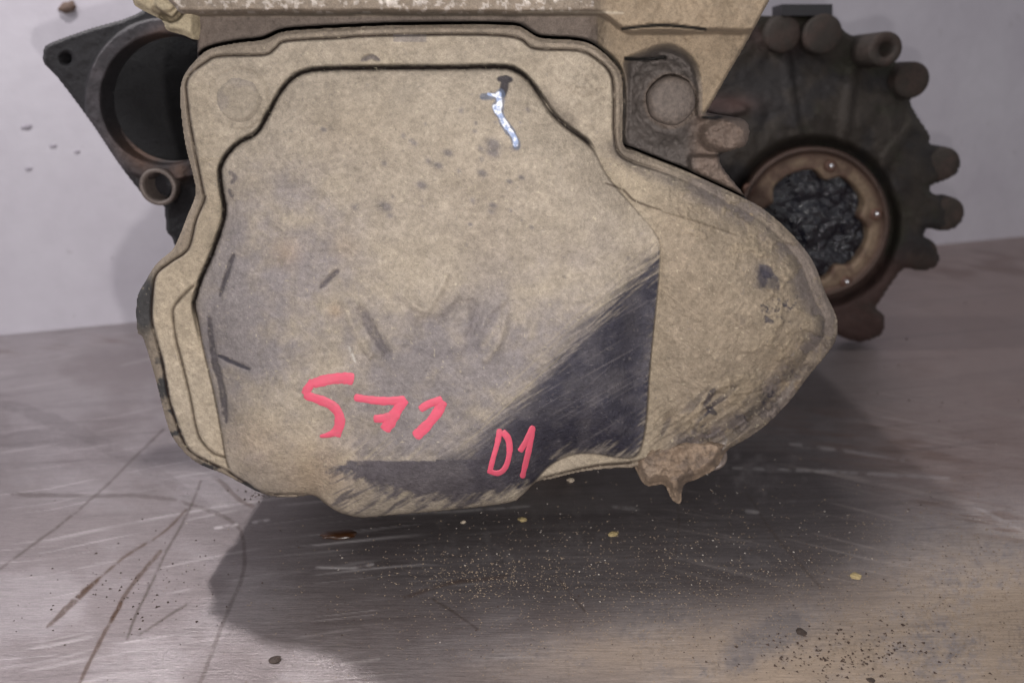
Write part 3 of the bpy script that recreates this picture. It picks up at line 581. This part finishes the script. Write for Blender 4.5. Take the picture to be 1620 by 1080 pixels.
# ================================================================== THE SETTING
# bench top: one sheet, finely divided where it is seen
def axis(a, b_, step, ext):
    m = np.arange(a, b_+step, step); lo = a-np.array([600, 300, 120, 50, 20][::1])*ext; hi = b_+np.array([20, 50, 120, 300, 600])*ext
    return np.concatenate([lo, m, hi])
Wj = [on_table(0, 530), on_table(1620, 374)]
us = np.concatenate([np.arange(-260, -20, 8.0), np.arange(-20, 1640, 1.7), np.arange(1640, 1881, 8.0)]); vs = np.concatenate([np.arange(330, 370, 5.0), np.arange(370, 1090, 1.6), np.arange(1090, 1500, 10)])
U, V = np.meshgrid(us, vs); X, Y, Z = on_table(U, V)
def bench_c(u, v):
    n1 = fbm(u, v*1.6, 160, 2, 5); n2 = fbm(u, v, 18, 4, 4); n3 = fbm(u, v, 5, 1, 3)
    base = np.ones(u.shape+(3,))*lin(158, 151, 152, .84)
    base = mixc(base, lin(134, 125, 125, .82), ss(.35, .65, n1)*.8)
    rg = .40+.12*n1
    dust = gau(u, v, 1360, 1080, 400, 105)+gau(u, v, 1580, 940, 230, 110)*.8+gau(u, v, 960, 1030, 220, 40, -8)*.35+gau(u, v, 1000, 860, 300, 60)*.10
    dust = np.clip(dust*1.1, 0, 1)*ss(.15, .55, n1*.5+n2*.3+n3*.25)
    base = mixc(base, lin(152, 134, 116, .88), np.clip(dust*.9, 0, .9)); rg = rg+.4*np.clip(dust, 0, 1)
    oil_shade = gau(u, v, 860, 930, 330, 60)*.55+gau(u, v, 880, 850, 380, 52, 2)+gau(u, v, 1200, 770, 210, 100, 10)*1.2+gau(u, v, 1010, 880, 330, 60)*.8+gau(u, v, 640, 880, 150, 50)*.5+gau(u, v, 1330, 620, 140, 60)*.5  # oily metal, with the gearbox's shadow also deepened in the bench colour
    oil_shade = np.clip(oil_shade, 0, 1)*ss(.05, .42, n1*.6+n2*.4)*(.75+.5*streak(u, v, 1, 160, 3, 2, 3)); oil_shade = np.clip(oil_shade, 0, 1)*(1-.6*np.clip(dust, 0, 1))
    base = mixc(base, lin(64, 56, 58, .62), oil_shade*.78); rg = rg+.06*oil_shade-.10*(1-oil_shade)*(1-np.clip(dust, 0, 1))
    base = mixc(base, lin(158, 138, 130, .84), ss(1250, 1450, u)*(1-ss(720, 860, v))*.7*(1-oil_shade)); base = base*(1+.38*ss(1280, 1500, u)*(1-ss(900, 1000, v)))[..., None]; base = base*(1+.32*(1-ss(560, 740, v))*(1-ss(300, 500, u)))[..., None]  # right end and far left lightened in the colour to stand in for light
    rust = gau(u, v, 1420, 700, 220, 40, 10)*.5+gau(u, v, 1560, 420, 160, 30, -5)*.7+gau(u, v, 1560, 820, 140, 26, 20)*.7+gau(u, v, 80, 545, 200, 10, -5)*.6
    base = mixc(base, lin(128, 98, 82, .75), np.clip(rust*ss(.35, .75, streak(u, v, -6, 60, 7, 4, 3)), 0, .6))
    spk = ss(.55, .75, fbm(u, v, 4.2, 3, 2)*.6+.4*vnoise(u, v, 40, 5)); base = mixc(base, lin(84, 72, 62, .7), spk*np.clip(dust+.04, 0, 1)*.30)
    fld = np.clip((u-500)/700, -.6, 1)                                   # brushing direction turns slowly across the sheet
    for (an, L_, W_, sd, lo, hi, am) in ((7, 420, 3.3, 3, .80, .98, .34), (5, 300, 4.0, 5, .80, .98, .30), (9, 240, 6.0, 1, .76, .97, .22)):
        q = ss(lo, hi, streak(u, v-60*fld*fld, an-14*0, L_, W_, sd, 1))*ss(.35, .6, vnoise(u, v, 90, sd)); base = mixc(base, lin(214, 208, 208, .92), q*am*(1-ss(700, 1000, u))*(1-.8*dust.clip(0, 1)))
        q = ss(lo, hi, streak(u, v, -an-5, L_, W_, sd+1, 1))*ss(.35, .6, vnoise(u, v, 90, sd+2)); base = mixc(base, lin(200, 188, 182, .9), q*am*ss(900, 1200, u)*(1-ss(880, 960, v))*.8)
        q = ss(lo, hi, streak(u, v, 1, L_, W_, sd+2, 1))*ss(.35, .6, vnoise(u, v, 90, sd+1)); base = mixc(base, lin(150, 142, 142, .85), q*am*.5*ss(500, 700, u)*(1-ss(1100, 1300, u))*(1-ss(930, 980, v)))
        q = ss(lo, hi, streak(u, v, an-2, L_, W_*1.5, sd+3, 1)); base = mixc(base, lin(98, 90, 90, .75), q*am*.6)
    DK = lin(84, 72, 66, .75); RU = lin(82, 58, 40, .75)
    L = [([(258,680),(200,735),(120,810),(0,900)], 1.6, DK, .7), ([(21,782),(120,784),(231,784),(306,798),(365,822),(384,849),(386,903),(365,956),(338,1020),(315,1085)], 3.0, DK, .55),
         ([(317,760),(292,822),(252,897),(215,972),(201,1010)], 1.8, DK, .75), ([(295,806),(258,843),(204,876),(156,916),(123,945)], 1.8, RU, .8), ([(158,914),(123,945),(75,991)], 5, RU, .95),
         ([(255,873),(209,924),(177,978)], 3.2, RU, .75), ([(190,955),(156,1020),(123,1085)], 3.0, RU, .8), ([(295,954),(258,978),(220,1004)], 1.6, DK, .7), ([(685,948),(720,970),(755,995)], 1.6, DK, .6), ([(880,910),(905,940),(925,965)], 1.5, DK, .6),
         ([(1180,780),(1230,850),(1300,930)], 2.0, DK, .5), ([(0,640),(60,655),(200,720),(330,800)], 12, lin(128,120,120,.72), .4), ([(0,700),(60,690),(150,700)], 14, lin(124,116,116,.72), .35), ([(640,945),(700,925),(800,912)], 2.5, RU, .5), ([(340,755),(380,790),(400,800)], 3, RU, .6), ([(1072,800),(1074,830),(1068,880)], 1.6, DK, .5)]
    for (p, wd, c_, q) in L: base = mixc(base, c_, np.clip(stroke(u+5*(fbm(u, v, 60, 5, 3)-.5), v+5*(fbm(u, v, 60, 6, 3)-.5), p, wd*.85, 2.2, taper=(wd > 4))*q*ss(.28, .58, n2*.6+n3*.4+.08)*(.6+.5*n1), 0, 1))
    HL = [([(340,835),(375,829)], 2.2), ([(400,826),(425,822)], 1.8), ([(630,812),(730,808),(840,800)], 1.4), ([(500,897),(560,898),(590,892)], 1.6), ([(1160,740),(1300,745),(1500,756)], 2.0), ([(1250,702),(1330,712),(1430,728)], 2.0),
          ([(1180,808),(1200,810)], 2.0), ([(970,801),(1012,806)], 1.8), ([(540,1050),(600,1042)], 1.6), ([(1540,800),(1620,840)], 2.0)]
    for (p, wd) in HL: base = mixc(base, lin(222, 216, 216, .95), np.clip(stroke(u, v, p, wd*(.5 if p[0][0] < 900 else .9), 3.5, taper=True)*(.5 if p[0][0] < 900 else .3)*ss(.3, .6, n2+.08), 0, 1))  # pale scratch highlights and the reflection line under the cover, painted in
    clean = stroke(u, v, [(1250,990),(1200,1010),(1170,1040)], 22, 16)*.6; base = mixc(base, lin(112, 107, 110, .78), clean)
    met = np.clip(.78-dust*.9-oil_shade*.25, 0, 1)
    return base, rg, met
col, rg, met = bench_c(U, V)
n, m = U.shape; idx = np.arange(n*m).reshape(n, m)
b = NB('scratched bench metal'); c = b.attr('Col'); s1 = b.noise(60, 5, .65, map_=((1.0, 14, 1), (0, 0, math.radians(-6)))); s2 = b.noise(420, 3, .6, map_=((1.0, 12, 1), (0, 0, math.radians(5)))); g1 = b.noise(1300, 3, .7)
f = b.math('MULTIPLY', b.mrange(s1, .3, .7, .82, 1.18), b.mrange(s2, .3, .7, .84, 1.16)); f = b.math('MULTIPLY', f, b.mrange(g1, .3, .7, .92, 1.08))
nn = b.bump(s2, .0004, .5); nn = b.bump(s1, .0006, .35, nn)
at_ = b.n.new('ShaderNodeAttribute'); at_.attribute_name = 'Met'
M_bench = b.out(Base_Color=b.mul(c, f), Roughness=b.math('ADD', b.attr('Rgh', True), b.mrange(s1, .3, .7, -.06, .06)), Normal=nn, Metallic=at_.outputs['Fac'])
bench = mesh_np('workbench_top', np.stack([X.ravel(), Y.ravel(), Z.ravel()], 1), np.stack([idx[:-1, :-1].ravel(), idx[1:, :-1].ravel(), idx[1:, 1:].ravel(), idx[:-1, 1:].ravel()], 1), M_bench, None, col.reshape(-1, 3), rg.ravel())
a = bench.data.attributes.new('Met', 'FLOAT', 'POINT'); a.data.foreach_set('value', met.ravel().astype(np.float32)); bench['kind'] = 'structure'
V = [(-3, -1.5, TZ-.004), (3, -1.5, TZ-.004), (3, 3, TZ-.004), (-3, 3, TZ-.004)]
o = mesh_np('ground', V, [(0, 1, 2, 3)], plain('plain bench steel', lin(140, 130, 130, .85), .5, .6, 60, .15)); o['kind'] = 'structure'
# wall
j0 = np.array([float(Wj[0][0]), float(Wj[0][1])]); j1 = np.array([float(Wj[1][0]), float(Wj[1][1])]); dr = (j1-j0)/np.linalg.norm(j1-j0); nr = np.array([-dr[1], dr[0]])
b = NB('painted wall'); g = b.noise(7, 4, .5); g2 = b.noise(60, 5, .6); sp_ = b.noise(38, 2, .5)
cc = b.mix(b.mrange(g, .35, .65, 0, 1), tuple(lin(202, 198, 206, .94)), tuple(lin(193, 188, 197, .94))); cc = b.mix(b.mrange(sp_, .70, .76, 0, .35), cc, tuple(lin(150, 140, 146, .8))); cc = b.mul(cc, b.mrange(g2, .3, .7, .97, 1.03))
M_wall = b.out(Base_Color=cc, Roughness=.6, Normal=b.bump(g2, .001, .4))
A = j0-dr*2.5; B = j1+dr*2.5; V = []
for (P_, z) in ((A, TZ-.01), (B, TZ-.01), (B, 2.2), (A, 2.2)): V.append((P_[0], P_[1], z))
for (P_, z) in ((A, TZ-.01), (B, TZ-.01), (B, 2.2), (A, 2.2)): V.append((P_[0]+nr[0]*.1, P_[1]+nr[1]*.1, z))
wall = mesh_np('wall', V, [(0, 1, 2, 3), (5, 4, 7, 6), (1, 5, 6, 2), (4, 0, 3, 7), (3, 2, 6, 7)], M_wall, smooth=False)
wall['kind'] = 'structure'
def on_wall(u, v, off=0):
    dx, dy, dz = [float(q) for q in rays(u, v)]; p = j0-nr*off; t = (p@nr)/(dx*nr[0]+dy*nr[1]); return np.array([dx*t, dy*t, CAMH+dz*t])
def blot(name, u, v, ru, rv, mat, th=.0008, ang=0, where=None):
    P = []; n = 18; a0 = math.radians(ang)
    for off in (0, 1):
        for k in range(n):
            a = 2*math.pi*k/n; r = (1+.35*(rng.random()-.5))*(1-.15*off)
            du = ru*r*math.cos(a); dv = rv*r*math.sin(a); uu = u+du*math.cos(a0)-dv*math.sin(a0); vv = v+du*math.sin(a0)+dv*math.cos(a0)
            P.append(on_wall(uu, vv, .0002+th*off) if where is None else np.array([float(q) for q in on_table(uu, vv, .0001+th*off)]))
    P = np.array(P); c0 = P[n:].mean(0); V = np.vstack([P, c0]); F = [(k, (k+1) % n, n+(k+1) % n) for k in range(n)]+[(k, n+(k+1) % n, n+k) for k in range(n)]+[(n+k, n+(k+1) % n, 2*n) for k in range(n)]
    return mesh_np(name, V, F, mat)
M_stain = plain('brown stain', lin(104, 84, 74, .8), .7); M_stain2 = plain('grey stain', lin(166, 160, 170, .9), .7)
tag(blot('wall_stain', 107, 12, 15, 10, M_stain, .003, -15), 'brown round blot on the pale wall above the black flange', 'stain')
for (u, v, r, l) in ((42,201,9,'longest grey smudge on the wall left of the gearbox, level with the flange bushing top'),(84,231,6,'grey smudge on the wall, upper one of the close pair'),(122,240,5,'grey smudge on the wall nearest the slanted edge of the black flange'),(45,267,6,'small dark grey smudge on the wall, lowest of the four')):
    tag(blot('wall_stain', u, v, r, r*.5, M_stain2, .0004, -8), l, 'stain')
# oil drop, crumbs, chips on the bench
M_oil = plain('brown oil', lin(64, 38, 20, .7), .32, 0, 200, .1, .0001)
tag(blot('oil_drop', 536, 845, 31, 7.5, M_oil, .0012, -3, 1), 'small brown oil drop on the bench just below the cover', 'oil drop')
def clod(name, u, v, r, mat, label, cat, flat_=.5, group=None):
    x, y, z = [float(q) for q in on_table(u, v)]; R = r*math.hypot(y, CAMH)/FPX; V = []; n = 10; rings = [(-.2, .7), (.15, 1.0), (.55, .85), (.9, .45), (1.0, .02)]
    for (zz, rr) in rings:
        for k in range(n):
            a = 2*math.pi*k/n; q = 1+.6*(rng.random()-.5); V.append((x+R*rr*q*math.cos(a), y+R*rr*q*math.sin(a), TZ+max(R*flat_*zz*(1+.3*(rng.random()-.5)), -.0005)))
    F = [(i*n+k, i*n+(k+1) % n, (i+1)*n+(k+1) % n, (i+1)*n+k) for i in range(len(rings)-1) for k in range(n)]
    return tag(mesh_np(name, V, F, mat, smooth=False), label, cat, group)
M_crumb = plain('dark crumb', lin(62, 50, 44, .8), .8); M_chip = plain('yellow chip', lin(180, 160, 116, .8), .7); M_pale = plain('pale crumb', lin(196, 180, 160, .85), .7)
clod('mud_crumb', 436, 1044, 9, M_crumb, 'dark brown crumb alone on the bench at the lower left, in front of the shadow', 'crumb')
clod('mud_crumb', 1267, 1000, 8, M_crumb, 'dark crumb on the brown dust, just right of the wiped grey smear', 'crumb')
clod('paint_chip', 1354, 911, 9, M_chip, 'pale yellow chip lying on the dusty bench at the right', 'chip', .35)
clod('mud_crumb', 827, 822, 7, M_chip, 'tan crumb close under the right end of the cover bottom', 'crumb', .4)
clod('mud_crumb', 971, 845, 8, M_chip, 'tan crumb on the bench below the hanging mud clod, left side', 'crumb', .35)
clod('mud_crumb', 1378, 966+110, 6, M_crumb, 'dark crumb at the bottom edge in the brown dust', 'crumb')
clod('mud_crumb', 903, 760, 6, M_pale, 'pale crumb in the shade under the lip of the cover', 'crumb', .6)
clod('mud_crumb', 733, 826, 4, M_pale, 'white crumb near the painted reflection line below the cover', 'crumb', .6)
def grit(name, spec, mat, label):
    Vs = []; N = 0; pts = []
    for (cx, cy, rx, ry, cnt, r0, r1) in spec:
        uu = cx+rng.normal(size=cnt)*rx; vv = cy+rng.normal(size=cnt)*ry; ok = (vv > 400) & (vv < 1110) & (uu > -40) & (uu < 1660)
        rr = np.exp(rng.uniform(np.log(r0), np.log(r1), cnt)); pts.append(np.stack([uu[ok], vv[ok], rr[ok]], 1))
    P = np.concatenate(pts); X, Y, Z = on_table(P[:, 0], P[:, 1]); R = P[:, 2]*np.hypot(Y, CAMH)/FPX
    oct_ = np.array([(1, 0, 0), (-.5, .87, 0), (-.5, -.87, 0), (0, 0, .8), (0, 0, -.2)]); K = len(P)
    th = rng.uniform(0, 6.28, K); c_, s_ = np.cos(th), np.sin(th); jit = rng.uniform(.6, 1.4, (K, 5, 3)); o_ = oct_[None]*jit
    V = np.stack([X[:, None]+R[:, None]*(o_[..., 0]*c_[:, None]-o_[..., 1]*s_[:, None]), Y[:, None]+R[:, None]*(o_[..., 0]*s_[:, None]+o_[..., 1]*c_[:, None]), TZ+.0001+R[:, None]*(o_[..., 2]*.8+.1)], 2)
    f = np.array([(0, 1, 3), (1, 2, 3), (2, 0, 3)]); F = f[None]+np.arange(K)[:, None, None]*5
    o = mesh_np(name, V.reshape(-1, 3), F.reshape(-1, 3), mat, smooth=False)
    return tag(o, label, 'grit', kind='stuff')
grit('tan_grit', [(1250,1000,330,70,5200,.6,1.6),(1500,930,140,80,1800,.6,1.6),(900,900,220,45,900,.6,1.8),(760,915,90,18,450,.6,2.0),(1050,840,200,40,300,.6,2.0)], plain('tan grit', lin(142, 124, 106, .8), .85), 'tan mud grit strewn over the bench in front')
grit('dark_grit', [(1350,1040,90,26,260,1.0,3.6),(1300,960,320,90,700,.7,2.0),(210,940,60,30,80,.9,2.8),(200,980,220,80,70,.8,2.4),(420,780,30,6,60,.9,2.8),(1500,600,120,60,40,.8,2.4),(350,800,150,120,25,1,2.4)], plain('dark grit', lin(66, 50, 42, .8), .85), 'dark brown grit specks on the bench')
grit('pale_grit', [(1000,870,260,60,130,.7,2.0),(1200,850,260,80,80,.7,1.9)], plain('pale grit', lin(176, 166, 156, .85), .6), 'pale specks of grit on the bench in the shade')
